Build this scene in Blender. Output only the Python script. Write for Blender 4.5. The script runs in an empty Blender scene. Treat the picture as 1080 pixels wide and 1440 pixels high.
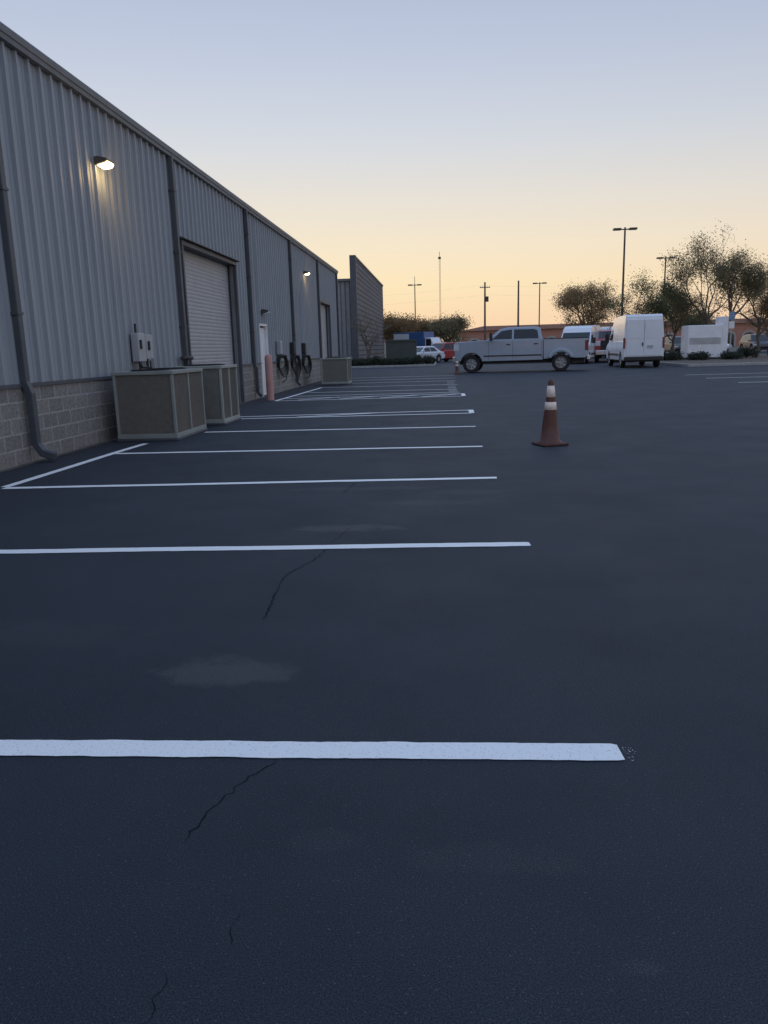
import bpy, bmesh, math, random
from mathutils import Vector, Matrix, noise
random.seed(7)
S=bpy.context.scene
COL=S.collection
# ---------------------------------------------------------------- camera
f=1080;p=math.radians(12.01);yw=math.radians(4.48);r=math.radians(1.6)
F=Vector((-math.sin(yw)*math.cos(p),math.cos(yw)*math.cos(p),-math.sin(p)))
R0=Vector((math.cos(yw),math.sin(yw),0));U0=R0.cross(F)
R=R0*math.cos(r)-U0*math.sin(r);U=U0*math.cos(r)+R0*math.sin(r)
cam=bpy.data.cameras.new("camera");co=bpy.data.objects.new("camera",cam);COL.objects.link(co)
M=Matrix((R,U,-F)).transposed().to_4x4();M.translation=Vector((0,0,1.35));co.matrix_world=M
cam.sensor_fit='VERTICAL';cam.sensor_height=36;cam.lens=36*1080/1440;cam.clip_start=.05;cam.clip_end=5000
S.camera=co
S.view_settings.view_transform='Standard';S.view_settings.look='None';S.view_settings.exposure=0
# ---------------------------------------------------------------- materials
def srgb(c):
    return tuple(((x/255)/12.92 if x/255<=.04045 else ((x/255+.055)/1.055)**2.4) for x in c)
def newmat(name):
    m=bpy.data.materials.new(name);m.use_nodes=True
    nt=m.node_tree;b=nt.nodes["Principled BSDF"];return m,nt,b
def mat(name,col,rough=.6,metal=0,var=.12,scale=3,bump=0,bscale=60,spec=.5,emit=None,coat=0):
    m,nt,b=newmat(name);N=nt.nodes;L=nt.links
    tc=N.new("ShaderNodeTexCoord");n=N.new("ShaderNodeTexNoise");n.inputs["Scale"].default_value=scale;n.inputs["Detail"].default_value=6
    L.new(tc.outputs["Object"],n.inputs["Vector"])
    rp=N.new("ShaderNodeValToRGB")
    rp.color_ramp.elements[0].position=.3;rp.color_ramp.elements[1].position=.7
    rp.color_ramp.elements[0].color=tuple(max(0,c*(1-var)) for c in col)+(1,)
    rp.color_ramp.elements[1].color=tuple(min(1,c*(1+var)) for c in col)+(1,)
    L.new(n.outputs["Fac"],rp.inputs["Fac"]);L.new(rp.outputs["Color"],b.inputs["Base Color"])
    b.inputs["Roughness"].default_value=rough;b.inputs["Metallic"].default_value=metal
    b.inputs["Specular IOR Level"].default_value=spec
    if coat: b.inputs["Coat Weight"].default_value=coat
    if emit:
        b.inputs["Emission Color"].default_value=emit[0]+(1,);b.inputs["Emission Strength"].default_value=emit[1]
    if bump:
        n2=N.new("ShaderNodeTexNoise");n2.inputs["Scale"].default_value=bscale;n2.inputs["Detail"].default_value=4
        L.new(tc.outputs["Object"],n2.inputs["Vector"])
        bp=N.new("ShaderNodeBump");bp.inputs["Strength"].default_value=bump;bp.inputs["Distance"].default_value=.02
        L.new(n2.outputs["Fac"],bp.inputs["Height"]);L.new(bp.outputs["Normal"],b.inputs["Normal"])
    return m
def math_node(N,op,a=None,b=None):
    n=N.new("ShaderNodeMath");n.operation=op
    if a is not None: n.inputs[0].default_value=a
    if b is not None: n.inputs[1].default_value=b
    return n
def asphalt():
    m,nt,b=newmat("sealed_asphalt");N=nt.nodes;L=nt.links
    tc=N.new("ShaderNodeTexCoord").outputs["Object"]
    def noi(s,d=4,rg=.55):
        n=N.new("ShaderNodeTexNoise");n.inputs["Scale"].default_value=s;n.inputs["Detail"].default_value=d;n.inputs["Roughness"].default_value=rg
        L.new(tc,n.inputs["Vector"]);return n.outputs["Fac"]
    def ramp(src,p0,c0,p1,c1):
        rr=N.new("ShaderNodeValToRGB");e=rr.color_ramp.elements
        e[0].position=p0;e[1].position=p1;e[0].color=c0+(1,);e[1].color=c1+(1,);L.new(src,rr.inputs["Fac"]);return rr.outputs["Color"]
    base=ramp(noi(.55,8,.65),.35,(.0165,.0220,.032),.7,(.027,.035,.048))
    sep=N.new("ShaderNodeSeparateXYZ");L.new(tc,sep.inputs[0]);cur=base
    wob=noi(5.5,7,.68)
    for (px,py,rx,ry,st) in [(-.95,3.06,.30,.16,.62),(-.72,5.75,.42,.13,.65),(-.15,6.7,.5,.12,.3),(.12,1.84,.24,.07,.13),(-.33,1.9,.12,.06,.12),(.42,1.48,.05,.025,.25),(-.9,7.45,.9,.1,.35),(-2.1,3.5,.6,.2,.15),(.2,7.2,.4,.15,.3),(1.3,4.2,.5,.2,.12)]:
        a=math_node(N,'SUBTRACT',None,px);L.new(sep.outputs[0],a.inputs[0])
        a2=math_node(N,'DIVIDE',None,rx);L.new(a.outputs[0],a2.inputs[0]);a3=math_node(N,'POWER',None,2);L.new(a2.outputs[0],a3.inputs[0])
        c=math_node(N,'SUBTRACT',None,py);L.new(sep.outputs[1],c.inputs[0])
        c2=math_node(N,'DIVIDE',None,ry);L.new(c.outputs[0],c2.inputs[0]);c3=math_node(N,'POWER',None,2);L.new(c2.outputs[0],c3.inputs[0])
        s=math_node(N,'ADD');L.new(a3.outputs[0],s.inputs[0]);L.new(c3.outputs[0],s.inputs[1])
        w=math_node(N,'MULTIPLY_ADD',None,4.2);w.inputs[2].default_value=-2.1;L.new(wob,w.inputs[0])
        s2=math_node(N,'ADD');L.new(s.outputs[0],s2.inputs[0]);L.new(w.outputs[0],s2.inputs[1])
        mr=N.new("ShaderNodeMapRange");mr.inputs[1].default_value=1.15;mr.inputs[2].default_value=.35;mr.inputs[3].default_value=0;mr.inputs[4].default_value=st
        L.new(s2.outputs[0],mr.inputs[0])
        m2=N.new("ShaderNodeMix");m2.data_type='RGBA';L.new(mr.outputs[0],m2.inputs["Factor"]);L.new(cur,m2.inputs[6]);m2.inputs[7].default_value=(.066,.068,.073,1);cur=m2.outputs[2]
    grain=ramp(noi(240,2,.7),.36,(.20,.20,.20),.66,(2.05,2.03,2.0))
    mx=N.new("ShaderNodeMix");mx.data_type='RGBA';mx.blend_type='MULTIPLY';mx.inputs["Factor"].default_value=.95
    L.new(cur,mx.inputs[6]);L.new(grain,mx.inputs[7]);cur=mx.outputs[2]
    sp=ramp(noi(140,1,.5),.68,(0,0,0),.75,(.07,.072,.077))
    ad=N.new("ShaderNodeMix");ad.data_type='RGBA';ad.blend_type='ADD';ad.inputs["Factor"].default_value=1
    L.new(cur,ad.inputs[6]);L.new(sp,ad.inputs[7]);cur=ad.outputs[2]
    L.new(cur,b.inputs["Base Color"])
    b.inputs["Specular IOR Level"].default_value=.32
    rr=N.new("ShaderNodeMapRange");rr.inputs[3].default_value=.62;rr.inputs[4].default_value=.85;L.new(noi(1.3,5),rr.inputs[0]);L.new(rr.outputs[0],b.inputs["Roughness"])
    bp=N.new("ShaderNodeBump");bp.inputs["Strength"].default_value=.8;bp.inputs["Distance"].default_value=.004
    L.new(noi(230,2,.7),bp.inputs["Height"]);L.new(bp.outputs["Normal"],b.inputs["Normal"])
    return m
def block_mat(name,c1,c2,mort,bw,bh,axis=1,ms=.012,bump=.6):
    m,nt,b=newmat(name);N=nt.nodes;L=nt.links
    tc=N.new("ShaderNodeTexCoord").outputs["Object"];sep=N.new("ShaderNodeSeparateXYZ");L.new(tc,sep.inputs[0])
    cb=N.new("ShaderNodeCombineXYZ");L.new(sep.outputs[axis],cb.inputs[0]);L.new(sep.outputs[2],cb.inputs[1])
    br=N.new("ShaderNodeTexBrick");br.inputs["Scale"].default_value=1;br.inputs["Brick Width"].default_value=bw;br.inputs["Row Height"].default_value=bh
    br.inputs["Mortar Size"].default_value=ms;br.inputs["Color1"].default_value=c1+(1,);br.inputs["Color2"].default_value=c2+(1,);br.inputs["Mortar"].default_value=mort+(1,)
    L.new(cb.outputs[0],br.inputs["Vector"])
    n=N.new("ShaderNodeTexNoise");n.inputs["Scale"].default_value=22;n.inputs["Detail"].default_value=8;n.inputs["Roughness"].default_value=.7;L.new(tc,n.inputs["Vector"])
    rp=N.new("ShaderNodeValToRGB");rp.color_ramp.elements[0].position=.3;rp.color_ramp.elements[1].position=.7;rp.color_ramp.elements[0].color=(.55,.55,.55,1);rp.color_ramp.elements[1].color=(1.35,1.35,1.35,1)
    L.new(n.outputs["Fac"],rp.inputs["Fac"])
    mx=N.new("ShaderNodeMix");mx.data_type='RGBA';mx.blend_type='MULTIPLY';mx.inputs["Factor"].default_value=.9;L.new(br.outputs["Color"],mx.inputs[6]);L.new(rp.outputs["Color"],mx.inputs[7])
    L.new(mx.outputs[2],b.inputs["Base Color"]);b.inputs["Roughness"].default_value=.9
    ma=math_node(N,'MULTIPLY_ADD',None,-1.0);L.new(br.outputs["Fac"],ma.inputs[0]);L.new(n.outputs["Fac"],ma.inputs[2])
    bp=N.new("ShaderNodeBump");bp.inputs["Strength"].default_value=bump;bp.inputs["Distance"].default_value=.03;L.new(ma.outputs[0],bp.inputs["Height"]);L.new(bp.outputs["Normal"],b.inputs["Normal"])
    return m
def leaf_mat(name,a,bc,c):
    m,nt,b=newmat(name);N=nt.nodes;L=nt.links
    tc=N.new("ShaderNodeTexCoord").outputs["Object"];n=N.new("ShaderNodeTexNoise");n.inputs["Scale"].default_value=1.4;n.inputs["Detail"].default_value=8;n.inputs["Roughness"].default_value=.75
    L.new(tc,n.inputs["Vector"]);rp=N.new("ShaderNodeValToRGB");e=rp.color_ramp.elements;e[0].position=.35;e[0].color=a+(1,);e[1].position=.68;e[1].color=c+(1,)
    x=e.new(.5);x.color=bc+(1,);L.new(n.outputs["Fac"],rp.inputs["Fac"]);L.new(rp.outputs["Color"],b.inputs["Base Color"]);b.inputs["Roughness"].default_value=.7
    tr=N.new("ShaderNodeBsdfTranslucent");L.new(rp.outputs["Color"],tr.inputs["Color"]);ms=N.new("ShaderNodeMixShader");ms.inputs[0].default_value=.6
    L.new(b.outputs[0],ms.inputs[1]);L.new(tr.outputs[0],ms.inputs[2]);L.new(ms.outputs[0],N["Material Output"].inputs["Surface"])
    return m
def paint_line_mat():
    m,nt,b=newmat("white_line_paint");N=nt.nodes;L=nt.links
    tc=N.new("ShaderNodeTexCoord").outputs["Object"]
    n=N.new("ShaderNodeTexNoise");n.inputs["Scale"].default_value=130;n.inputs["Detail"].default_value=4;L.new(tc,n.inputs["Vector"])
    rp=N.new("ShaderNodeValToRGB");e=rp.color_ramp.elements;e[0].position=.27;e[0].color=(.55,.56,.56,1);e[1].position=.42;e[1].color=(.87,.87,.85,1)
    L.new(n.outputs["Fac"],rp.inputs["Fac"]);L.new(rp.outputs["Color"],b.inputs["Base Color"]);b.inputs["Roughness"].default_value=.6
    bp=N.new("ShaderNodeBump");bp.inputs["Strength"].default_value=.4;bp.inputs["Distance"].default_value=.004;L.new(n.outputs["Fac"],bp.inputs["Height"]);L.new(bp.outputs["Normal"],b.inputs["Normal"])
    return m
def wall_mat():
    m,nt,b=newmat("ribbed_metal_panel");N=nt.nodes;L=nt.links
    tc=N.new("ShaderNodeTexCoord").outputs["Object"]
    mp=N.new("ShaderNodeMapping");mp.inputs["Scale"].default_value=(1,1.2,.18);L.new(tc,mp.inputs[0])
    n=N.new("ShaderNodeTexNoise");n.inputs["Scale"].default_value=2.5;n.inputs["Detail"].default_value=8;n.inputs["Roughness"].default_value=.65;L.new(mp.outputs[0],n.inputs["Vector"])
    rp=N.new("ShaderNodeValToRGB");e=rp.color_ramp.elements;e[0].position=.3;e[0].color=(.275,.31,.345,1);e[1].position=.7;e[1].color=(.33,.365,.40,1)
    L.new(n.outputs["Fac"],rp.inputs["Fac"]);L.new(rp.outputs["Color"],b.inputs["Base Color"])
    b.inputs["Roughness"].default_value=.55;b.inputs["Metallic"].default_value=.05
    return m
m_asph=asphalt();m_wall=wall_mat();m_line=paint_line_mat()
m_block=block_mat("split_face_block",(.27,.255,.24),(.21,.20,.19),(.37,.36,.35),.4,.2)
m_crack=mat("crack_filler",(.008,.010,.013),.95,spec=.1)
m_dirt=mat("dirt",(.10,.085,.07),.95,var=.4,scale=8,bump=.6)
m_ground=mat("dry_grass_ground",(.09,.085,.06),.95,var=.35,scale=.4)
m_mulch=mat("mulch",(.13,.10,.08),.95,var=.4,scale=6,bump=.8)
m_conc=mat("concrete",(.34,.34,.33),.85,var=.15,scale=5,bump=.2)
m_trim=mat("grey_trim",(.17,.185,.20),.6,0,bump=.03)
m_trimdark=mat("dark_grey_trim",(.075,.085,.10),.55,.1)
m_roof=mat("metal_roofing",(.3,.31,.32),.45,.4)
m_door=mat("rollup_door_paint",(.38,.39,.40),.55,0,var=.06)
m_white=mat("white_paint",(.74,.76,.78),.45,0,var=.06)
m_whitecar=mat("white_car_paint",(.70,.74,.79),.3,0,var=.03,coat=.3)
m_silver=mat("silver_car_paint",(.33,.385,.46),.35,.15,var=.04,coat=.3)
m_red=mat("red_car_paint",(.36,.035,.03),.35,0,var=.06,coat=.4)
m_darkcar=mat("dark_car_paint",(.05,.055,.07),.35,.1,coat=.4)
m_blue=mat("blue_truck_paint",(.05,.12,.30),.4,0)
m_glass=mat("tinted_glass",(.012,.015,.02),.06,0,spec=.6)
m_tyre=mat("tyre_rubber",(.018,.018,.02),.85)
m_rim=mat("alloy_rim",(.35,.36,.38),.4,.6)
m_chrome=mat("chrome",(.55,.57,.6),.25,.8)
m_black=mat("black_plastic",(.02,.021,.024),.6)
m_tail=mat("red_lens",(.18,.02,.02),.25)
m_head=mat("clear_lens",(.6,.62,.66),.12)
m_acframe=mat("unit_cabinet_paint",(.25,.275,.26),.55,0,var=.1,bump=.05)
m_acframe2=mat("unit_cabinet_paint_pale",(.31,.34,.32),.55,0,var=.1,bump=.05)
m_coil=mat("coil_mesh",(.20,.19,.175),.7,0,var=.15,scale=12)
m_coilg=mat("coil_mesh_grey",(.27,.29,.275),.7,0,var=.12,scale=12)
m_wiregrid=mat("guard_wire",(.17,.17,.155),.6,0)
m_box=mat("electrical_box_paint",(.36,.38,.41),.5,0)
m_pole=mat("bronze_pole",(.07,.065,.062),.55,.2)
m_wood=mat("weathered_pole_wood",(.12,.10,.085),.9,var=.3,scale=5)
m_bark=mat("bark",(.14,.12,.10),.95,var=.3,scale=9,bump=.5,bscale=25)
m_orange=mat("cone_plastic",(.105,.040,.027),.6,var=.25,scale=10)
m_conebase=mat("cone_base_rubber",(.08,.032,.024),.8,var=.3,scale=10)
m_reflect=mat("reflective_collar",(.86,.72,.63),.35,var=.12,scale=25)
m_salmon=mat("faded_red_paint",(.46,.26,.23),.6,var=.12)
m_green=mat("dark_green_cabinet",(.045,.06,.055),.55)
m_brick2=block_mat("neighbour_siding",(.24,.22,.21),(.20,.185,.18),(.06,.06,.065),1.4,.42,1,.05,.4)
m_ribgrey=mat("neighbour_metal",(.26,.275,.29),.55,0)
m_ribline=mat("neighbour_rib",(.12,.13,.145),.6,0)
m_farbrick=mat("far_brick",(.40,.20,.15),.8)
m_wire=mat("wire_black",(.02,.02,.02),.6)
m_signblue=mat("sign_blue",(.16,.25,.36),.5)
m_lens=mat("lamp_lens",(.9,.85,.75),.3,emit=((1,.78,.46),7))
lf_green=leaf_mat("leaves_green",(.10,.115,.06),(.17,.175,.085),(.26,.23,.11))
lf_orange=leaf_mat("leaves_autumn",(.20,.15,.08),(.34,.235,.12),(.46,.30,.15))
lf_olive=leaf_mat("leaves_olive",(.14,.13,.085),(.23,.20,.11),(.33,.26,.14))
lf_hedge=leaf_mat("leaves_hedge",(.03,.04,.028),(.05,.062,.04),(.085,.09,.05))
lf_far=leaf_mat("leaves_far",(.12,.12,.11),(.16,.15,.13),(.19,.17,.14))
# ---------------------------------------------------------------- mesh helpers
class MB:
    def __init__(s): s.v=[];s.f=[]
    def add(s,vs,fs):
        o=len(s.v);s.v+=[tuple(v) for v in vs];s.f+=[tuple(i+o for i in q) for q in fs];return s
    def box(s,x0,x1,y0,y1,z0,z1):
        return s.add([(x0,y0,z0),(x1,y0,z0),(x1,y1,z0),(x0,y1,z0),(x0,y0,z1),(x1,y0,z1),(x1,y1,z1),(x0,y1,z1)],
          [(0,3,2,1),(4,5,6,7),(0,1,5,4),(1,2,6,5),(2,3,7,6),(3,0,4,7)])
    def tube(s,a,b,r0,r1=None,n=8,caps=True):
        r1=r0 if r1 is None else r1
        a=Vector(a);b=Vector(b);d=(b-a)
        if d.length<1e-6:return s
        d.normalize();q=d.orthogonal().normalized();w=d.cross(q)
        vs=[];
        for c,rr in((a,r0),(b,r1)):
            for i in range(n):
                t=2*math.pi*i/n;vs.append(c+(q*math.cos(t)+w*math.sin(t))*rr)
        fs=[(i,(i+1)%n,n+(i+1)%n,n+i) for i in range(n)]
        if caps: fs+=[tuple(range(n-1,-1,-1)),tuple(range(n,2*n))]
        return s.add(vs,fs)
    def path(s,pts,r,n=6):
        P=[Vector(q) for q in pts];vs=[];fs=[];q=None
        for i,c in enumerate(P):
            d=(P[min(i+1,len(P)-1)]-P[max(0,i-1)]).normalized()
            if q is None: q=d.orthogonal().normalized()
            q=(q-d*q.dot(d));q=q.normalized() if q.length>1e-6 else d.orthogonal().normalized()
            w=d.cross(q)
            for k in range(n):
                t=2*math.pi*k/n;vs.append(c+(q*math.cos(t)+w*math.sin(t))*r)
        for i in range(len(P)-1):
            for k in range(n): fs.append((i*n+k,i*n+(k+1)%n,(i+1)*n+(k+1)%n,(i+1)*n+k))
        fs+=[tuple(range(n-1,-1,-1)),tuple(range((len(P)-1)*n,len(P)*n))]
        return s.add(vs,fs)
    def sqpath(s,pts,hw):
        P=[Vector(q) for q in pts];vs=[];fs=[];n=4;q=Vector((0,1,0))
        for i,c in enumerate(P):
            d=(P[min(i+1,len(P)-1)]-P[max(0,i-1)]).normalized();w=d.cross(q).normalized()
            for a,b in((-1,-1),(1,-1),(1,1),(-1,1)): vs.append(c+q*a*hw+w*b*hw)
        for i in range(len(P)-1):
            for k in range(n): fs.append((i*n+k,i*n+(k+1)%n,(i+1)*n+(k+1)%n,(i+1)*n+k))
        fs+=[(3,2,1,0),tuple(range((len(P)-1)*n,len(P)*n))]
        return s.add(vs,fs)
    def lathe(s,prof,n=24,c=(0,0,0)):
        vs=[];fs=[]
        for (rr,z) in prof:
            for i in range(n):
                t=2*math.pi*i/n;vs.append((c[0]+rr*math.cos(t),c[1]+rr*math.sin(t),c[2]+z))
        for k in range(len(prof)-1):
            for i in range(n): fs.append((k*n+i,k*n+(i+1)%n,(k+1)*n+(i+1)%n,(k+1)*n+i))
        return s.add(vs,fs)
    def prism(s,prof,w0,w1=None):
        w1=-w0 if w1 is None else w1
        n=len(prof);vs=[(x,w0,z) for x,z in prof]+[(x,w1,z) for x,z in prof]
        return s.add(vs,[tuple(range(n)),tuple(range(2*n-1,n-1,-1))]+[(i,(i+1)%n,n+(i+1)%n,n+i) for i in range(n)])
def fixn(me):
    bm=bmesh.new();bm.from_mesh(me);bmesh.ops.recalc_face_normals(bm,faces=bm.faces);bm.to_mesh(me);bm.free()
def obj(name,mb,mt,parent=None,label=None,bevel=0,smooth=False,loc=None,seg=2,fix=True,cat=None,kind=None,group=None,rot=None):
    me=bpy.data.meshes.new(name);me.from_pydata(mb.v,[],mb.f);me.validate()
    if fix: fixn(me)
    me.materials.append(mt)
    o=bpy.data.objects.new(name,me);COL.objects.link(o)
    if smooth:
        for q in me.polygons:q.use_smooth=True
    if bevel:
        md=o.modifiers.new("bevel",'BEVEL');md.width=bevel;md.segments=seg;md.limit_method='ANGLE';md.angle_limit=math.radians(35)
    if parent:o.parent=parent
    if loc:o.location=loc
    if rot is not None:o.rotation_euler=(0,0,rot)
    if label:o["label"]=label
    if cat:o["category"]=cat
    if kind:o["kind"]=kind
    if group:o["group"]=group
    return o
def multi(name,mb,mt,parent,**kw):
    par=list(range(len(mb.v)))
    def find(a):
        while par[a]!=a:
            par[a]=par[par[a]];a=par[a]
        return a
    for q in mb.f:
        for i in q[1:]: par[find(i)]=find(q[0])
    g={}
    for q in mb.f: g.setdefault(find(q[0]),[]).append(q)
    for k,fs in g.items():
        idx=sorted({i for q in fs for i in q});mp={a:b for b,a in enumerate(idx)}
        m2=MB();m2.v=[mb.v[i] for i in idx];m2.f=[tuple(mp[i] for i in q) for q in fs]
        obj(name,m2,mt,parent,**kw)
def thing(name,label,cat,loc=(0,0,0),rot=0,group=None,scale=None):
    e=bpy.data.objects.new(name,None);COL.objects.link(e);e.location=loc;e.rotation_euler=(0,0,rot);e.empty_display_size=.3
    if scale:e.scale=scale
    e["label"]=label;e["category"]=cat
    if group:e["group"]=group
    return e
# ---------------------------------------------------------------- setting
def sheet(name,x0,x1,y0,y1,z,mt):
    mb=MB();mb.add([(x0,y0,z),(x1,y0,z),(x1,y1,z),(x0,y1,z)],[(0,1,2,3)])
    return obj(name,mb,mt,kind="structure")
sheet("ground",-1500,1500,-300,3000,-.05,m_ground)
sheet("parking_lot",-60,60,-12,90,0,m_asph)
sheet("dirt_strip",-5.5,-5.33,-3,42.2,.006,m_dirt)
sheet("far_road",-200,200,92,102,-.03,mat("old_asphalt",(.10,.10,.105),.9))
def island(name,x0,x1,y0,y1):
    obj(name,MB().box(x0+.15,x1-.15,y0+.15,y1-.15,0,.11),m_mulch,kind="structure")
    mb=MB();mb.box(x0,x1,y0,y0+.15,0,.15).box(x0,x1,y1-.15,y1,0,.15).box(x0,x0+.15,y0+.152,y1-.152,0,.15).box(x1-.15,x1,y0+.152,y1-.152,0,.15)
    obj(name+"_kerb",mb,m_conc,kind="structure",bevel=.02)
island("planting_island",-8.5,-.4,56.5,66)
island("corner_island",12.6,40,41,60)
island("middle_island",1.5,11.2,61,63)
def stripe(name,x0,y0,x1,y1,w=.11,z=.004,rough=1):
    a=Vector((x0,y0,0));b=Vector((x1,y1,0));L=(b-a).length;d=(b-a)/L;q=Vector((-d.y,d.x,0));n=max(2,int(L/.025))
    vs=[];sd=random.random()*50
    for i in range(n+1):
        t=i/n;c=a+d*L*t
        wob=noise.noise(Vector((t*L*.9,sd,0)))*.014*rough
        for sgn in(-1,1):
            e=noise.noise(Vector((t*L*7,sd+sgn*9,3)))*.005*rough+noise.noise(Vector((t*L*31,sd+sgn*9,8)))*.003*rough
            vs.append(c+q*(sgn*w/2+wob+e)+Vector((0,0,z))+d*((-.012 if i==n else .012)*random.random() if i in(0,n) else 0))
    # rounded ends
    for i,s_ in((0,1),(n,-1)):
        for k in(0,1):
            v=vs[2*i+k];m_=(vs[2*i]+vs[2*i+1])/2;vs[2*i+k]=v+(m_-v)*.12
    fs=[(2*i,2*i+2,2*i+3,2*i+1) for i in range(n)]
    return obj(name,MB().add(vs,fs),m_line,kind="structure")
XL=-4.68
for (xl,yl,xr,yr) in [(XL,2.36,.59,2.40),(XL,5.07,.60,5.20),(XL,7.76,.57,7.96),(-4.63,10.47,.56,10.55),(-4.15,13.18,.58,13.26),
    (-4.5,15.75,.62,15.98),(-4.4,16.25,.62,16.75),(-4.65,21.3,.6,21.62),(-4.5,22.2,.6,22.7),(-4.45,23.3,.55,23.5),(-4.4,25.2,.5,25.3),(-4.5,28.4,.6,28.5),(-4.3,31.5,.6,31.6),(-4.3,34.3,.62,34.4),(-4.3,37.2,.66,37.3)]:
    stripe("parking_line",xl,yl,xr,yr)
stripe("edge_line",-4.72,2.42,-4.72,7.7,z=.0045)
stripe("edge_line",-4.70,7.82,-4.61,11.64,z=.0045)
stripe("edge_line",-4.62,21.4,-4.4,28.4,z=.0045)
stripe("aisle_line",.62,15.95,.62,16.78,z=.008);stripe("aisle_line",.62,21.6,.62,22.75,z=.008)
stripe("aisle_line",-3.0,15.85,-1.2,16.55,z=.008)
for i in range(4):
    x=-4.0+i*1.15;stripe("aisle_line",x,21.4+i*.05,x+1.05,22.4+i*.07,z=.008)
for y in (24.0,24.7,26.2,27.2,29.4,30.4): stripe("tick_line",.22,y,.50,y,z=.009)
for (y,xe) in ((31.6,9.6),(28.5,9.4),(25.2,9.3)): stripe("parking_line",xe,y,xe+5.2,y+.12)
mb=MB()
for i in range(26):
    x=.597+abs(random.gauss(0,.014));y=2.40+random.gauss(0,.02);s=random.uniform(.0005,.0018)
    mb.add([(x-s,y-s,.005),(x+s,y-s*.7,.005),(x+s*.8,y+s,.005),(x-s*.6,y+s,.005)],[(0,1,2,3)])
obj("paint_flecks",mb,m_line,kind="structure")
def crack(pts,w=.006):
    P=[Vector((a,b,0)) for a,b in pts];Q=[]
    for a,b in zip(P[:-1],P[1:]):
        d=(b-a);n=Vector((-d.y,d.x,0)).normalized();k=max(3,int(d.length/.022))
        for i in range(k):
            Q.append(a+d*(i/k)+n*random.uniform(-.012,.012))
    Q.append(P[-1]);vs=[];fs=[]
    for i,c in enumerate(Q):
        d=(Q[min(i+1,len(Q)-1)]-Q[max(0,i-1)]).normalized();n=Vector((-d.y,d.x,0));ww=w*random.uniform(.2,1)*(0.1 if i in(0,len(Q)-1) else 1)/2
        vs+=[c-n*ww+Vector((0,0,.002)),c+n*ww+Vector((0,0,.002))]
    for i in range(len(Q)-1):fs.append((2*i,2*i+2,2*i+3,2*i+1))
    obj("asphalt_crack",MB().add(vs,fs),m_crack,kind="structure")
crack([(-.57,2.33),(-.62,2.24),(-.71,2.05),(-.74,1.88)],.005)
crack([(-.52,1.62),(-.5,1.5)],.003)
crack([(-.62,1.42),(-.63,1.28),(-.6,1.1)],.004)
crack([(-.80,5.12),(-.86,4.8),(-.97,4.5),(-.95,4.1),(-.93,3.7)],.009)
crack([(-.8,5.3),(-.7,5.8)],.006)
crack([(-.95,7.2),(-.9,7.8)],.009)
# ---------------------------------------------------------------- main building
XW=-5.5
bld=thing("metal_warehouse","long grey ribbed metal warehouse with block base and two roll-up doors","building",(0,0,0))
OP=[(16.78,21.05,3.62),(23.45,24.5,2.13),(35.8,38.85,3.5)]
Y0,Y1,ZB,ZT=-3,42,.98,5.3
def rib(mb,ya,yb,z0,z1):
    per=.305;k=math.ceil(ya/per-1);prof=[(0,0),(.115,0),(.122,.009),(.130,0),(.222,0),(.236,.045),(.280,.045),(.302,0)]
    ys=[(ya,0)]
    while k*per<yb:
        for (a,h) in prof:
            yy=k*per+a
            if ya+.002<yy<yb-.002: ys.append((yy,h))
        k+=1
    ys.append((yb,0))
    vs=[];fs=[]
    for yy,h in ys: vs+=[(XW+h,yy,z0),(XW+h,yy,z1)]
    for i in range(len(ys)-1):fs.append((2*i,2*i+2,2*i+3,2*i+1))
    mb.add(vs,fs)
w=MB();prev=Y0
for a,b,h in OP:
    rib(w,prev,a,ZB+.05,ZT);rib(w,a,b,h+.06,ZT);prev=b
rib(w,prev,Y1,ZB+.05,ZT)
obj("wall_cladding",w,m_wall,bld,fix=False)
blk=MB();prev=Y0
for a,b,h in OP: blk.box(XW-.2,XW+.05,prev,a-.08,0,ZB);prev=b+.08
blk.box(XW-.2,XW+.05,prev,Y1,0,ZB)
multi("block_base",blk,m_block,bld)
led=MB();prev=Y0
for a,b,h in OP: led.box(XW-.02,XW+.075,prev,a-.085,ZB+.002,ZB+.05);prev=b+.085
led.box(XW-.02,XW+.075,prev,Y1,ZB+.002,ZB+.05)
multi("base_ledge",led,m_trimdark,bld)
obj("roof",MB().add([(XW-.1,Y0,5.36),(XW-.1,Y1+.1,5.36),(-20,Y1+.1,6.55),(-20,Y0,6.55),(-34,Y0,5.36),(-34,Y1+.1,5.36)],[(0,1,2,3),(3,2,5,4)]),m_roof,bld)
obj("end_wall",MB().add([(XW-.05,Y1,0),(-34,Y1,0),(-34,Y1,5.34),(-20,Y1,6.52),(XW-.05,Y1,5.34),(XW-.05,Y0,0),(-34,Y0,0),(-34,Y0,5.34),(-20,Y0,6.52),(XW-.05,Y0,5.34)],[(0,1,2,3,4),(5,6,7,8,9),(1,6,7,2)]),m_ribgrey,bld)
g=MB();g.prism([(XW-.1,5.42),(XW+.11,5.44),(XW+.125,5.42),(XW+.115,5.34),(XW+.10,5.33),(XW+.09,5.27),(XW+.02,5.26),(XW-.1,5.27)],Y0,Y1+.15)
obj("eave_gutter",g,m_trim,bld)
obj("corner_trim",MB().box(XW-.1,XW+.06,Y1-.005,Y1+.1,0,5.25),m_trimdark,bld)
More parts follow.
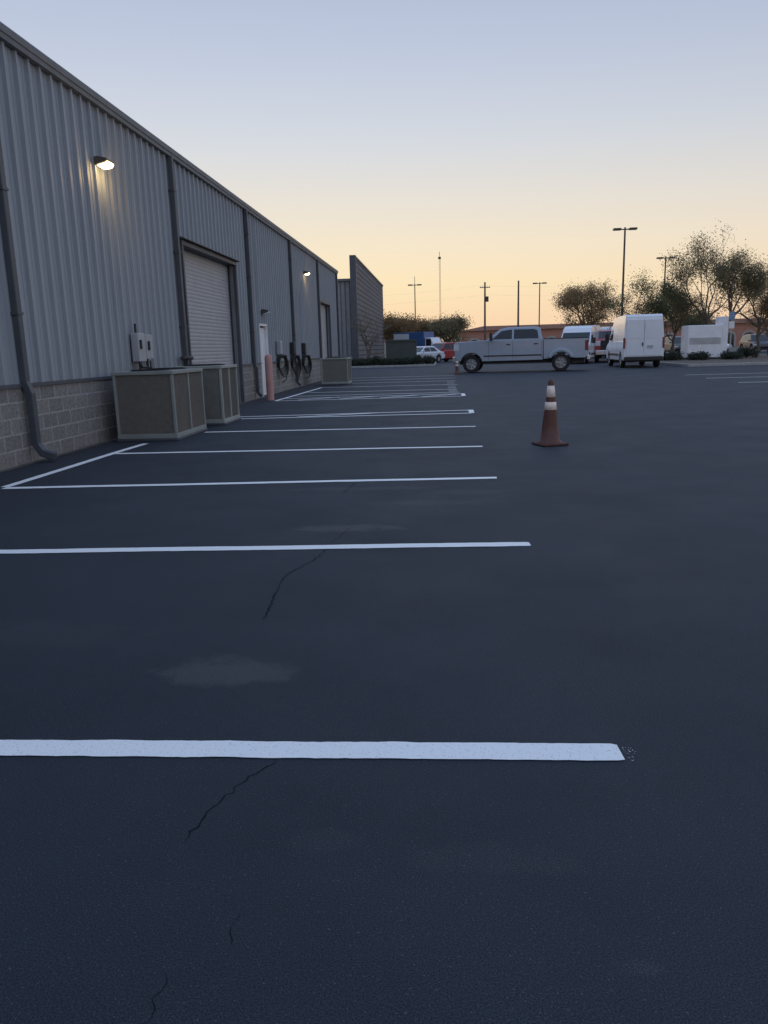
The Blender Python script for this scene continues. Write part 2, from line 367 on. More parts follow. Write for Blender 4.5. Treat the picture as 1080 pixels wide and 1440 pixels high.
for y in (3.7,9.78,16.32,22.45,28.85,35.25,41.6):
    d=MB()
    if y<16: d.sqpath([(XW+.085,y,5.27),(XW+.085,y,1.06),(XW+.14,y,.9),(XW+.14,y,.24),(XW+.22,y,.12),(XW+.38,y,.07)],.05)
    else: d.sqpath([(XW+.085,y,5.27),(XW+.085,y,1.0),(XW+.13,y,.9),(XW+.13,y,.2),(XW+.24,y,.08)],.05)
    dn=obj("downspout",d,m_trimdark,bld,bevel=.012)
    st=MB()
    for z in(1.9,3.4,4.6): st.box(XW+.02,XW+.145,y-.068,y+.068,z,z+.035)
    multi("strap",st,m_trimdark,dn)
def rolldoor(a,b,h):
    n=int(h/.085);pts=[]
    for i in range(n):
        z=i*h/n;s=h/n
        pts+=[(0,z),(.005,z+s*.25),(.007,z+s*.5),(.005,z+s*.85)]
    pts.append((0,h));xb=XW-.16
    vs=[];fs=[]
    for dx,z in pts: vs+=[(xb+dx,a,z),(xb+dx,b,z)]
    for i in range(len(pts)-1):fs.append((2*i,2*i+1,2*i+3,2*i+2))
    d=obj("rollup_door",MB().add(vs,fs),m_door,bld)
    obj("bottom_bar",MB().box(xb+.024,xb+.06,a,b,.0,.1),m_trimdark,d)
    t=MB();t.box(XW-.22,XW+.07,a-.08,a,0,h+.0).box(XW-.22,XW+.07,b,b+.08,0,h).box(XW-.22,XW+.075,a-.1,b+.1,h,h+.1)
    multi("door_frame",t,m_trimdark,d,bevel=.006)
    multi("side_track",MB().box(xb+.065,XW-.02,a+.001,a+.06,0,h-.001).box(xb+.065,XW-.02,b-.06,b-.001,0,h-.001),m_trim,d)
rolldoor(*OP[0]);rolldoor(*OP[2])
obj("drip_hood",MB().prism([(XW+.0,3.78),(XW+.16,3.75),(XW+.16,3.73),(XW,3.725)],16.6,21.25),m_trimdark,bld)
a,b,h=OP[1]
dr=obj("personnel_door",MB().box(XW-.08,XW-.03,a+.06,b-.06,.02,h-.05),m_white,bld,bevel=.005,label="white steel personnel door")
multi("door_frame",MB().box(XW-.12,XW+.06,a,a+.055,0,h).box(XW-.12,XW+.06,b-.055,b,0,h).box(XW-.12,XW+.062,a,b,h+.001,h+.06),m_white,dr)
obj("door_handle",MB().box(XW-.028,XW+.03,a+.15,a+.19,1.0,1.03).box(XW+.0,XW+.03,a+.19,a+.28,1.0,1.03),m_chrome,dr)
def wallpack(y,z,lit=True,label="lit wall pack lamp on the ribbed metal wall",e=7):
    t=thing("wall_lamp",label,"wall lamp",(XW+.045,y,z),0,group="wall lamps on the warehouse")
    obj("lamp_housing",MB().prism([(0,-.05),(0,.075),(.07,.08),(.21,.045),(.22,.02),(.18,-.01)],-.145,.145),m_pole,t,bevel=.012)
    obj("lamp_lens",MB().prism([(.03,-.055),(.17,-.02),(.215,.008),(.218,-.02),(.18,-.06),(.06,-.075)],-.125,.125),m_lens if lit else m_head,t,bevel=.01)
    if lit:
        l=bpy.data.lights.new("lamp_light",'POINT');l.energy=e;l.color=(1,.62,.25);l.shadow_soft_size=.08
        lo=bpy.data.objects.new("lamp_light",l);COL.objects.link(lo);lo.parent=t;lo.location=(.25,0,-.17)
wallpack(12.85,4.38);wallpack(31.9,4.40,e=3)
wallpack(24.0,2.55,False,"unlit wall pack lamp above the white personnel door")
t=thing("electrical_panel","grey electrical disconnect boxes with conduit on the warehouse wall","electrical box",(XW+.045,13.95,.04))
obj("cabinet",MB().box(0,.13,-.42,-.08,1.2,1.70),m_box,t,bevel=.012);obj("cabinet",MB().box(0,.12,-.03,.30,1.24,1.68),m_box,t,bevel=.012)
multi("switch_handle",MB().box(.132,.16,-.36,-.31,1.42,1.58).box(.122,.15,.05,.1,1.40,1.56),m_black,t)
for q in ([(.08,-.3,1.2),(.08,-.3,1.05),(.2,-.5,.9),(.3,-.9,.88)],[(.07,.1,1.24),(.07,.1,.8),(.25,.0,.4),(.3,-.1,.2)],[(.05,-.3,1.69),(.05,-.3,1.86)],[(.09,-.35,1.19),(.2,-.5,1.10),(.28,-.3,1.09),(.2,-.1,1.2)]):
    obj("conduit",MB().path(q,.022),m_black,t)
t=thing("gas_regulator","small dark pipe meter beside the roll-up door","pipe fitting",(XW+.06,16.1,1.15))
mb=MB();mb.lathe([(0,-.05),(.12,-.04),(.14,0),(.12,.04),(0,.05)],16,(.14,-.05,.12));mb.path([(.14,-.05,.1),(.14,-.05,-.15),(.02,-.05,-.2)],.025).path([(.14,-.25,.12),(.14,.2,.12)],.03)
obj("valve_body",mb,m_pole,t)
def condenser(x0,x1,y0,y1,h,mf,mc,label):
    t=thing("air_conditioner",label,"air conditioner",((x0+x1)/2,(y0+y1)/2,0),group="air conditioning units along the wall")
    W=(x1-x0)/2;D=(y1-y0)/2
    obj("base_pad",MB().box(-W-.02,W+.02,-D-.02,D+.02,0,.04),m_trimdark,t,bevel=.01)
    e=.045;fr=MB()
    for sx in(-1,1):
        for sy in(-1,1):
            fr.box(*(sorted((sx*W,sx*(W-e)))),*(sorted((sy*D,sy*(D-e)))),.11,h-.05)
    fr.box(-W-.004,W+.004,-D-.004,D+.004,.04,.11).box(-W-.012,W+.012,-D-.012,D+.012,h-.055,h)
    fr.box(W-.04,W-.002,-.025,.025,.11,h-.056)
    obj("cabinet_frame",fr,mf,t,bevel=.006)
    obj("coil",MB().box(-W+.03,W-.03,-D+.03,D-.03,.11,h-.06),mc,t)
    gr=MB();n=int((h-.2)/.02)
    for i in range(n):
        z=.13+i*(h-.2)/n
        gr.box(-W+e+.001,W-e-.001,-D+.022,-D+.026,z,z+.004).box(W-.026,W-.022,-D+e+.001,D-e-.001,z,z+.004)
    for i in range(1,36):
        x=-W+e+i*(2*W-2*e)/36;gr.box(x-.002,x+.002,-D+.0262,-D+.029,.11,h-.06)
    for i in range(1,50):
        y=-D+e+i*(2*D-2*e)/50;gr.box(W-.029,W-.0262,y-.002,y+.002,.11,h-.06)
    obj("guard_grille",gr,m_wiregrid,t)
    fn=MB()
    for yy in((-D*.5,D*.5) if D>.65 else (0,)):
        rr=min(W,D*.5 if D>.65 else D)*.82
        fn.lathe([(rr,h-.0),(rr,h+.02),(rr-.03,h+.02),(rr-.03,h)],28,(0,yy,0))
        for k in range(1,6): fn.lathe([(rr*k/6,h+.02),(rr*k/6+.008,h+.026),(rr*k/6,h+.02)],24,(0,yy,0))
        for k in range(6):
            a=k*math.pi/6;fn.tube((-rr*math.cos(a),yy-rr*math.sin(a),h+.018),(rr*math.cos(a),yy+rr*math.sin(a),h+.018),.004,n=4)
    obj("fan_guard",fn,m_black,t)
    return t
condenser(-5.2,-4.22,12.0,13.55,1.10,m_acframe,m_coil,"large condenser unit with brown coil grille beside the block base")
condenser(-5.12,-4.14,14.45,15.6,1.12,m_acframe2,m_coilg,"pale green-grey condenser unit beside the larger one")
condenser(-4.72,-3.66,30.55,31.8,1.04,m_acframe2,m_coilg,"grey condenser unit standing alone by the wall")
t=thing("bollard","faded red concrete bollard beside the white door","bollard",(-4.85,21.75,0))
obj("post",MB().lathe([(.105,0),(.105,1.18),(.09,1.24),(.05,1.275),(0,1.28)],24),m_salmon,t,smooth=True)
def charger(y,z,k):
    t=thing("vehicle_charger","wall mounted vehicle charger with coiled black cable","charger",(XW+.04,y,z),group="vehicle chargers along the warehouse wall")
    obj("charger_box",MB().box(0,.16,-.14,.14,.05,.5),m_black if k else m_box,t,bevel=.03,seg=3)
    obj("cable_hook",MB().tube((0,0,-.02),(.32,0,-.02),.05,n=12),m_black,t)
    pts=[]
    for j in range(6):
        rz=.25+.03*j;ry=.17+.015*j
        for i in range(24):
            a=2*math.pi*i/24;pts.append((.10+.02*j+.02*i/24+.11*math.sin(a),ry*math.sin(a),.03-rz*(1-math.cos(a))*.9))
    pts+=[(.28,.1,-.05),(.30,.2,-.4),(.24,.1,-.78),(.12,.0,-.88)]
    obj("cable",MB().path(pts,.018,6),m_wire,t)
    obj("conduit",MB().tube((.03,0,.5),(.03,0,2.4 if k!=1 else 1.1),.015),m_box,t)
for k,(y,z) in enumerate([(25.9,1.2),(28.3,1.17),(30.6,1.15)]): charger(y,z,k)
# ---------------------------------------------------------------- neighbour building
t=thing("neighbour_building","grey metal building with tall striped parapet side wall","building",(0,0,0))
obj("parapet_wall",MB().box(-7.15,-6.85,65,95,0,8.6),m_brick2,t)
obj("parapet_cap",MB().box(-7.22,-6.78,64.9,95.1,8.602,8.75),m_trimdark,t)
obj("main_block",MB().box(-30,-7.16,66,95,0,6.9),m_ribgrey,t)
mb=MB()
for i in range(60): mb.box(-30+i*.38,-29.93+i*.38,65.95,65.999,.8,6.9)
obj("wall_rib_cladding",mb,m_ribline,t)
obj("roof_edge",MB().box(-30,-7.16,65.8,66.2,6.902,7.1),m_trim,t)
obj("wall_pier",MB().box(-7.3,-6.8,64.6,64.99,0,8.8),m_trimdark,t)
# ---------------------------------------------------------------- cones
def cone(name,label,loc,s):
    t=thing(name,label,"traffic cone",loc,random.random(),group="traffic cones on the asphalt",scale=(s,s,s))
    obj("base",MB().box(-.19,.19,-.19,.19,0,.035),m_conebase,t,bevel=.02)
    R_=lambda z:.135-.1*(z-.035)/.835
    obj("cone_body",MB().lathe([(.165,.0352),(.155,.055),(R_(.06),.065),(R_(.3),.3),(R_(.6),.6),(R_(.85),.85),(.03,.88),(.018,.882),(.015,.84)],32),m_orange,t,smooth=True)
    for z0,z1 in((.48,.585),(.65,.80)):
        obj("reflective_collar",MB().lathe([(R_(z0)+.001,z0),(R_(z0)+.004,z0+.002),(R_(z1)+.004,z1-.002),(R_(z1)+.001,z1)],32),m_reflect,t,smooth=True)
cone("traffic_cone","dull orange traffic cone with two reflective collars on asphalt",(1.47,10.6,0),1)
cone("traffic_cone","small orange traffic cone near the silver pickup",(.78,38.9,0),.82)
# ---------------------------------------------------------------- vehicles
def arch(cx,cz,R_,zb,n=10):
    s=math.asin((zb-cz)/R_);out=[]
    for i in range(n+1):
        a=(math.pi-s)+( (s)-(math.pi-s))*i/n
        out.append((cx+R_*math.cos(a),cz+R_*math.sin(a)))
    return out
def wheel(parent,x,y,rad,wd=.24,side=1):
    mb=MB();prof=[(rad*.62,-wd/2),(rad*.93,-wd/2),(rad,-wd/2+.03),(rad,wd/2-.03),(rad*.93,wd/2),(rad*.62,wd/2)]
    mb.lathe(prof,28)
    for i,v in enumerate(mb.v): mb.v[i]=(v[0],v[2],v[1])
    o=obj("wheel",mb,m_tyre,parent,smooth=False,loc=(x,y,rad))
    rm=MB();rm.lathe([(rad*.63,wd*.42*1),(rad*.56,wd*.42),(rad*.5,wd*.2),(rad*.22,wd*.25),(rad*.18,wd*.36),(0,wd*.36)],24)
    for k in range(8):
        a=k*math.pi/4;rm.tube((rad*.15*math.cos(a),rad*.15*math.sin(a),wd*.3),(rad*.57*math.cos(a),rad*.57*math.sin(a),wd*.38),.03,.035,5)
    for i,v in enumerate(rm.v): rm.v[i]=(v[0],v[2]*side,v[1])
    obj("rim",rm,m_rim,o)
    return o
class Green:
    def __init__(s,z0,w0,z1,w1): s.z0,s.w0,s.z1,s.w1=z0,w0,z1,w1
    def w(s,z): return s.w0+(s.w1-s.w0)*(z-s.z0)/(s.z1-s.z0)
    def solid(s,prof):
        n=len(prof);vs=[(x,s.w(z),z) for x,z in prof]+[(x,-s.w(z),z) for x,z in prof]
        return MB().add(vs,[tuple(range(n)),tuple(range(2*n-1,n-1,-1))]+[(i,(i+1)%n,n+(i+1)%n,n+i) for i in range(n)])
    def sides(s,polys,off=.006):
        mb=MB()
        for sg in(1,-1):
            for pl in polys: mb.add([(x,sg*(s.w(z)+off),z) for x,z in pl],[tuple(range(len(pl)))])
        return mb
    def cross(s,a,b,inset=.06,off=.008,t=(.08,.92)):
        (xa,za),(xb,zb)=a,b
        d=Vector((xb-xa,0,zb-za));n=Vector((d.z,0,-d.x)).normalized()
        cx=1 if n.x*( (xa+xb)/2)>0 else -1
        n*=cx;vs=[]
        for tt in t:
            x=xa+(xb-xa)*tt;z=za+(zb-za)*tt;ww=s.w(z)-inset
            vs+=[(x+n.x*off,-ww,z+n.z*off),(x+n.x*off,ww,z+n.z*off)]
        return MB().add(vs,[(0,1,3,2)])
def pickup(label,loc,rot,paint,dually=True):
    t=thing("pickup_truck",label,"pickup truck",loc,rot)
    wr=.44;fx,rx=2.42,-2.05
    prof=[(3.24,.64),(3.28,.85),(3.28,1.46),(3.20,1.55),(1.85,1.61),(1.60,1.62),(-1.16,1.60),(-1.16,.58)]
    a=arch(fx,wr,.54,.58);prof+=[(a[0][0]-.02,.56)]+a+[(3.1,.60)]
    obj("body",MB().prism(prof,1.0),paint,t,bevel=.06,seg=3)
    G=Green(1.58,.97,2.23,.80)
    gp=[(1.68,1.60),(.98,2.14),(.62,2.22),(-.75,2.23),(-1.02,2.16),(-1.14,1.60)]
    cab=obj("cab",G.solid(gp),paint,t,bevel=.04,seg=3)
    multi("side_window",G.sides([[(1.36,1.65),(.90,2.05),(.46,2.11),(.38,2.11),(.38,1.65)],[(.28,1.65),(.28,2.11),(-.70,2.11),(-.88,2.04),(-.94,1.65)]]),m_glass,cab)
    obj("windshield",G.cross(gp[0],gp[1]),m_glass,cab);obj("rear_window",G.cross(gp[5],gp[4],.12,.01,(.15,.85)),m_glass,cab)
    b=[(-1.20,.62),(-1.20,1.60),(-3.32,1.60),(-3.34,.74),(-3.2,.64)]
    ar=arch(rx,wr,.54,.64);bed_prof=b+ar
    mb=MB().prism([(x,z) for x,z in bed_prof],1.0,.93).prism([(x,z) for x,z in bed_prof],-1.0,-.93)
    mb.box(-1.27,-1.20,-.929,.929,.9,1.60).box(-3.3,-1.28,-.929,.929,.88,.95)
    bed=obj("cargo_bed",mb,paint,t,bevel=.02)
    obj("tailgate",MB().box(-3.37,-3.301,-.80,.80,.80,1.57),paint,bed,bevel=.015)
    multi("bed_rail",MB().box(-3.32,-1.21,.90,1.015,1.602,1.63).box(-3.32,-1.21,-1.015,-.90,1.602,1.63),m_black,bed)
    if dually:
        for sg in(1,-1):
            o=arch(rx,wr,.70,.68);i=arch(rx,wr,.51,.64)
            obj("fender_flare",MB().prism(o+i[::-1],sg*1.001,sg*1.2),paint,bed,bevel=.05,seg=3)
    obj("front_bumper",MB().box(3.05,3.40,-.98,.98,.5,.84),m_chrome,t,bevel=.06,seg=3)
    obj("rear_bumper",MB().box(-3.48,-3.3,-.98,.98,.54,.76),m_chrome,t,bevel=.03)
    obj("grille",MB().box(3.26,3.34,-.62,.62,.88,1.48),m_black,t,bevel=.02)
    for sg in(1,-1):
        obj("headlight",MB().box(3.05,3.32,sg*.64 if sg>0 else -1.005,1.005 if sg>0 else -.64,1.12,1.46),m_head,t,bevel=.02)
        obj("tail_light",MB().box(-3.375,-3.2,.81 if sg>0 else -1.01,1.01 if sg>0 else -.81,1.0,1.5),m_tail,t,bevel=.015)
        m_=MB().box(1.38,1.46,*sorted((sg*.99,sg*1.12)),1.63,1.69).box(1.34,1.48,*sorted((sg*1.1,sg*1.34)),1.58,1.98)
        obj("wing_mirror",m_,m_black,t,bevel=.03)
        sl=MB()
        for x in(1.54,.33,-1.08): sl.box(x-.006,x+.006,*sorted((sg*1.0,sg*1.004)),.68,1.56)
        multi("door_seam",sl,m_black,t)
        obj("side_moulding",MB().box(-1.1,1.80,*sorted((sg*1.0,sg*1.018)),.80,.86),m_black,t)
        al=arch(fx,wr,.58,.62);ai=arch(fx,wr,.53,.62)
        obj("arch_lip",MB().prism(al+ai[::-1],sg*.98,sg*1.02),m_black,t)
        for x in(.46,-.92): obj("door_handle",MB().box(x,x+.2,*sorted((sg*1.0,sg*1.035)),1.37,1.41),m_black,t)
        obj("running_board",MB().box(-1.1,1.75,*sorted((sg*.9,sg*1.04)),.42,.48),m_black,t,bevel=.01)
        wheel(t,fx,sg*.86,wr,.26,sg);wheel(t,rx,sg*(.98 if dually else .86),wr,.4 if dually else .26,sg)
    obj("chassis",MB().box(-3.2,3.05,-.55,.55,.42,.7).tube((rx,-.9,wr),(rx,.9,wr),.07).tube((fx,-.8,wr),(fx,.8,wr),.06),m_black,t)
    return t
pickup("silver crew cab pickup truck with dual rear wheels parked on asphalt",(4.08,40.95,0),math.pi-.14,m_silver)
def van(label,loc,rot,paint=None,sz=1):
    paint=paint or m_whitecar
    t=thing("cargo_van",label,"van",loc,rot,scale=(1,1,sz))
    wr=.38;fx,rx=1.95,-1.80
    prof=[(2.78,.45),(2.85,.62),(2.82,.95),(2.62,1.22),(1.95,1.38),(1.8,1.42),(-2.78,1.42),(-2.82,.46),(-2.7,.38)]
    prof+=arch(rx,wr,.45,.38)+arch(fx,wr,.45,.38)
    obj("body",MB().prism(prof,1.02),paint,t,bevel=.06,seg=3)
    G=Green(1.38,1.018,2.72,.92)
    gp=[(2.05,1.37),(1.9,1.45),(1.25,2.22),(1.0,2.5),(.6,2.66),(-.5,2.72),(-2.55,2.72),(-2.70,2.62),(-2.80,1.37)]
    up=obj("cargo_shell",G.solid(gp),paint,t,bevel=.08,seg=4)
    obj("windshield",G.cross(gp[1],gp[2],.08,.01,(.02,.97)),m_glass,up)
    multi("side_window",G.sides([[(1.62,1.46),(1.18,2.0),(.75,2.02),(.75,1.46)]],.012),m_glass,up)
    sm=MB()
    for sg in(1,-1):
        for x in(.68,-.75): sm.add([(x-.01,sg*1.026,.5),(x+.01,sg*1.026,.5),(x+.01,sg*1.026,1.40),(x-.01,sg*1.026,1.40)],[(0,1,2,3)]).add([(x-.01,sg*(G.w(1.42)+.006),1.42),(x+.01,sg*(G.w(1.42)+.006),1.42),(x+.01,sg*(G.w(2.3)+.006),2.3),(x-.01,sg*(G.w(2.3)+.006),2.3)],[(0,1,2,3)])
    multi("door_seam",sm,m_black,t)
    for q in((-.9,-.008),(.008,.9)): obj("rear_door",MB().box(-2.84,-2.74,q[0],q[1],.62,2.46),paint,t,bevel=.02,seg=3)
    for q in((-.78,-.12),(.12,.78)): obj("window_blank",MB().box(-2.85,-2.842,q[0],q[1],1.5,2.1),m_whitecar,t,bevel=.004)
    obj("licence_plate",MB().box(-2.855,-2.841,-.45,-.15,1.0,1.15),m_box,t)
    obj("door_handle",MB().box(-2.87,-2.841,.04,.10,1.12,1.3),m_black,t)
    obj("rear_bumper",MB().box(-2.95,-2.7,-.98,.98,.36,.58),m_black,t,bevel=.04)
    obj("front_bumper",MB().box(2.6,2.92,-.98,.98,.32,.68),m_black,t,bevel=.06)
    obj("grille",MB().box(2.78,2.87,-.55,.55,.75,1.02),m_black,t,bevel=.02)
    for sg in(1,-1):
        obj("side_moulding",MB().box(-1.35,1.5,*sorted((sg*1.02,sg*1.035)),.62,.74),m_black,t,bevel=.005)
        obj("tail_light",MB().box(-2.845,-2.7,*sorted((sg*.945,sg*1.035)),1.0,1.55),m_tail,t,bevel=.015)
        obj("headlight",MB().box(2.35,2.80,*sorted((sg*.66,sg*1.03)),.88,1.12),m_head,t,bevel=.03)
        obj("wing_mirror",MB().box(1.5,1.62,*sorted((sg*1.0,sg*1.12)),1.5,1.56).box(1.48,1.62,*sorted((sg*1.1,sg*1.3)),1.42,1.82),m_black,t,bevel=.03)
        wheel(t,fx,sg*.88,wr,.23,sg);wheel(t,rx,sg*.88,wr,.23,sg)
    obj("chassis",MB().box(-2.7,2.6,-.6,.6,.3,.6),m_black,t)
    return t
van("white high roof cargo van seen from behind",(10.65,44.5,0),math.pi/2-.05)
van("white passenger van parked behind the silver pickup",(9.55,55,0),-math.pi/2-.35,sz=.93)
van("white delivery van further back in the lot",(14.6,72,0),-math.pi/2+.1,sz=1.0)
def carv(name,label,cat,loc,rot,paint,kind="sedan",group=None):
    t=thing(name,label,cat,loc,rot,group=group)
    suv=kind=="suv";wr=.37 if suv else .33;fx,rx=1.4,-1.4
    bh=1.05 if suv else .93;H=1.75 if suv else 1.45
    prof=[(2.25,.38),(2.33,.55),(2.3,.78),(2.1,bh-.12),(1.2,bh),(-1.9,bh+.03),(-2.28,bh-.02),(-2.33,.55),(-2.25,.36)]
    prof+=arch(rx,wr,wr+.07,.3)+arch(fx,wr,wr+.07,.3)
    obj("body",MB().prism(prof,.92),paint,t,bevel=.07,seg=3)
    G=Green(bh-.03,.88,H,.66)
    gp=[(1.15,bh-.02),(.35,H-.06),(.0,H),(-.9,H),(-1.9,H-.12) if suv else (-1.05,H-.03),(-2.2,bh) if suv else (-1.85,bh)]
    g_=obj("cabin",G.solid(gp),paint,t,bevel=.04,seg=3)
    rl=-1.75 if suv else -1.15
    multi("side_window",G.sides([[(.92,bh+.05),(.32,H-.13),(-.28,H-.1),(-.28,bh+.05)],[(-.34,bh+.05),(-.34,H-.1),(rl+.2,H-.13),(rl-.15,bh+.06)]]),m_glass,g_)
    obj("windshield",G.cross(gp[0],gp[1]),m_glass,g_);obj("rear_window",G.cross(gp[5],gp[4]),m_glass,g_)
    for sg in(1,-1):
        obj("headlight",MB().box(2.0,2.31,*sorted((sg*.6,sg*.925)),.62,.78),m_head,t,bevel=.03)
        obj("tail_light",MB().box(-2.335,-2.1,*sorted((sg*.6,sg*.925)),.72,.9),m_tail,t,bevel=.03)
        obj("wing_mirror",MB().box(.75,.9,*sorted((sg*.88,sg*1.05)),bh+.02,bh+.16),paint,t,bevel=.03)
        wheel(t,fx,sg*.8,wr,.2,sg);wheel(t,rx,sg*.8,wr,.2,sg)
    obj("chassis",MB().box(-2.2,2.2,-.6,.6,.22,.5),m_black,t)
    return t
carv("parked_car","white sedan parked beyond the hedge","car",(-1.75,69,0),-math.pi/2-.65,m_whitecar)
carv("parked_car","red sport utility vehicle parked beside the white sedan","car",(.1,72.0,0),-math.pi/2-.75,m_red,"suv")
pickup("dark red pickup truck parked behind the white van",(12.1,57.5,0),-math.pi/2-.2,m_red,False)
gp_="cars parked in the distant row"
for i,(x,y,c,k) in enumerate([(31,80,m_darkcar,"suv"),(34,80.5,m_whitecar,"suv"),(37,80,m_darkcar,"sedan"),(24.5,84,m_darkcar,"suv"),(40,81,m_red,"suv"),(27.5,82,m_whitecar,"sedan"),(2.6,84,m_whitecar,"suv")]):
    lab={m_darkcar:"dark",m_whitecar:"white",m_red:"red"}[c]
    carv("parked_car","%s %s parked in the distant row"%(lab,"sport utility vehicle" if k=="suv" else "sedan"),"car",(x,y,0),-math.pi/2+random.uniform(-.1,.1),c,k,gp_)
t=thing("box_truck","blue and white box truck parked behind the transformer","truck",(-2.3,84,0),-.5)
obj("cargo_box",MB().box(-2.6,1.2,-1.1,1.1,1.0,2.95),m_blue,t,bevel=.03)
multi("side_panel",MB().box(-2.5,-.6,-1.11,-1.102,1.3,2.8).box(-2.5,-.6,1.102,1.11,1.3,2.8),m_whitecar,t)
obj("cab",MB().prism([(1.25,.5),(1.25,2.35),(1.9,2.35),(2.35,1.5),(3.2,1.3),(3.3,.5)],1.0),m_whitecar,t,bevel=.05)
multi("side_window",MB().box(1.4,2.0,-1.008,-1.002,1.5,2.2).box(1.4,2.0,1.002,1.008,1.5,2.2),m_glass,t)
for sg in(1,-1): wheel(t,2.5,sg*.85,.42,.26,sg);wheel(t,-1.6,sg*.85,.42,.4,sg)
t=thing("transformer_cabinet","dark green transformer cabinet standing in the planting island","transformer",(-3.2,63.2,.11),.1)
obj("cabinet",MB().box(-1.2,1.2,-.8,.8,.12,1.75),m_green,t,bevel=.04)
obj("lid",MB().prism([(-1.26,1.752),(-1.2,1.9),(1.2,1.9),(1.26,1.752)],.86),m_green,t);obj("pad",MB().box(-1.35,1.35,-.95,.95,0,.118),m_conc,t)
obj("door_seam",MB().box(-.01,.01,-.806,-.801,.2,1.7),m_black,t)
t=thing("generator_enclosure","white generator enclosure with grey louvre band on the island","generator",(17.0,52.6,.11),-.05)
obj("enclosure",MB().box(-1.15,.95,-.9,.9,.1,2.15),m_white,t,bevel=.04)
obj("end_cabinet",MB().box(.952,1.3,-.85,.85,.1,2.65),m_white,t,bevel=.03)
lv=MB()
for i in range(6): lv.box(-1.05,.85,-.93,-.902,.98+i*.07,1.01+i*.07)
obj("louvre",lv,mat("louvre_grey",(.32,.34,.37),.5),t);obj("skid",MB().box(-1.2,1.35,-.95,.95,0,.098),m_black,t)
t=thing("sign_post","blue and white sign on a slim post beside the enclosure","sign",(18.75,52.6,.11),0)
obj("post",MB().tube((0,0,0),(0,0,3.0),.045),m_box,t);obj("sign_panel",MB().box(-.17,.17,-.06,-.052,2.45,2.95),m_signblue,t);obj("lower_sign_panel",MB().box(-.17,.17,-.06,-.052,1.9,2.35),m_white,t)
# ---------------------------------------------------------------- light poles
def lpole(loc,h,label="tall bronze parking lot light pole with two flat lamp heads",spire=False):
    t=thing("street_lamp",label,"street lamp",loc,0,group="light poles around the parking lot")
    obj("pole_base",MB().lathe([(.3,0),(.3,.75),(.27,.8),(0,.8)],16),m_conc,t)
    obj("pole",MB().add([(s*.075,u*.075,.8) for s,u in((-1,-1),(1,-1),(1,1),(-1,1))]+[(s*.055,u*.055,h) for s,u in((-1,-1),(1,-1),(1,1),(-1,1))],[(0,1,5,4),(1,2,6,5),(2,3,7,6),(3,0,4,7),(4,5,6,7)]),m_pole,t)
    for sg in(1,-1):
        hd=MB().box(*sorted((sg*.05,sg*.3)),-.04,.04,h-.18,h-.10).box(*sorted((sg*.3,sg*.85)),-.2,.2,h-.19,h-.05)
        obj("lamp_head",hd,m_pole,t,bevel=.015)
    if spire: obj("finial",MB().tube((0,0,h),(0,0,h+.9),.03),m_pole,t)
lpole((13.55,60.5,0),9.55);lpole((21.9,80,0),9.35);lpole((12.28,100,-.05),8.9);lpole((-3.18,100,-.05),9.2,spire=True)
def upole(loc,h,arm,label):
    t=thing("utility_pole",label,"utility pole",loc,0,group="utility poles by the road")
    obj("pole",MB().tube((0,0,0),(0,0,h),.16,.11,10),m_wood,t)
    if arm:
        obj("crossarm",MB().box(-.7,.7,-.06,.06,h-.75,h-.65),m_wood,t)
        for x in(-.6,-.3,.3,.6): obj("insulator",MB().tube((x,0,h-.65),(x,0,h-.5),.04,.03,6),m_box,t)
        obj("pole_transformer",MB().tube((.3,-.1,h-2.6),(.3,-.1,h-1.9),.2,.2,12),m_pole,t)
upole((6.1,110,-.05),9.9,True,"wooden utility pole with crossarm and transformer")
upole((10.65,110,-.05),9.95,False,"plain wooden utility pole beyond the lot")
upole((-38,122,-.05),9.9,True,"wooden utility pole with crossarm and transformer")
upole((48,104,-.05),9.9,True,"wooden utility pole with crossarm and transformer")
def wire(a,b,sag=.8):
    pts=[]
    for i in range(17):
        t_=i/16;q=Vector(a).lerp(Vector(b),t_);q.z-=sag*4*t_*(1-t_);pts.append(q)
    return pts
mb=MB()
for dx,dz in((-.6,9.4),(0,8.2)):
    mb.path(wire((-38+dx,122,dz),(6.1+dx,110,dz)),.004,4);mb.path(wire((6.1+dx,110,dz),(48+dx,104,dz)),.004,4)
obj("overhead_wires",mb,m_wire,label="thin overhead power wires strung between utility poles",cat="power line")
t=thing("radio_mast","thin lattice radio mast on the horizon","radio mast",(-.15,300,-.05))
mb=MB();cs=[(math.cos(a)*.3,math.sin(a)*.3) for a in(0,2.09,4.19)]
for i in range(3):
    mb.tube(cs[i]+(0,),cs[i]+(34,),.05,.05,4)
    for k in range(34):
        mb.tube(cs[i]+(k,),cs[(i+1)%3]+(k+1,),.03,.03,3)
obj("lattice",mb,m_pole,t);obj("antenna",MB().tube((0,0,34),(0,0,36),.08).box(-.5,.5,-.2,.2,33.4,34.2),m_pole,t)
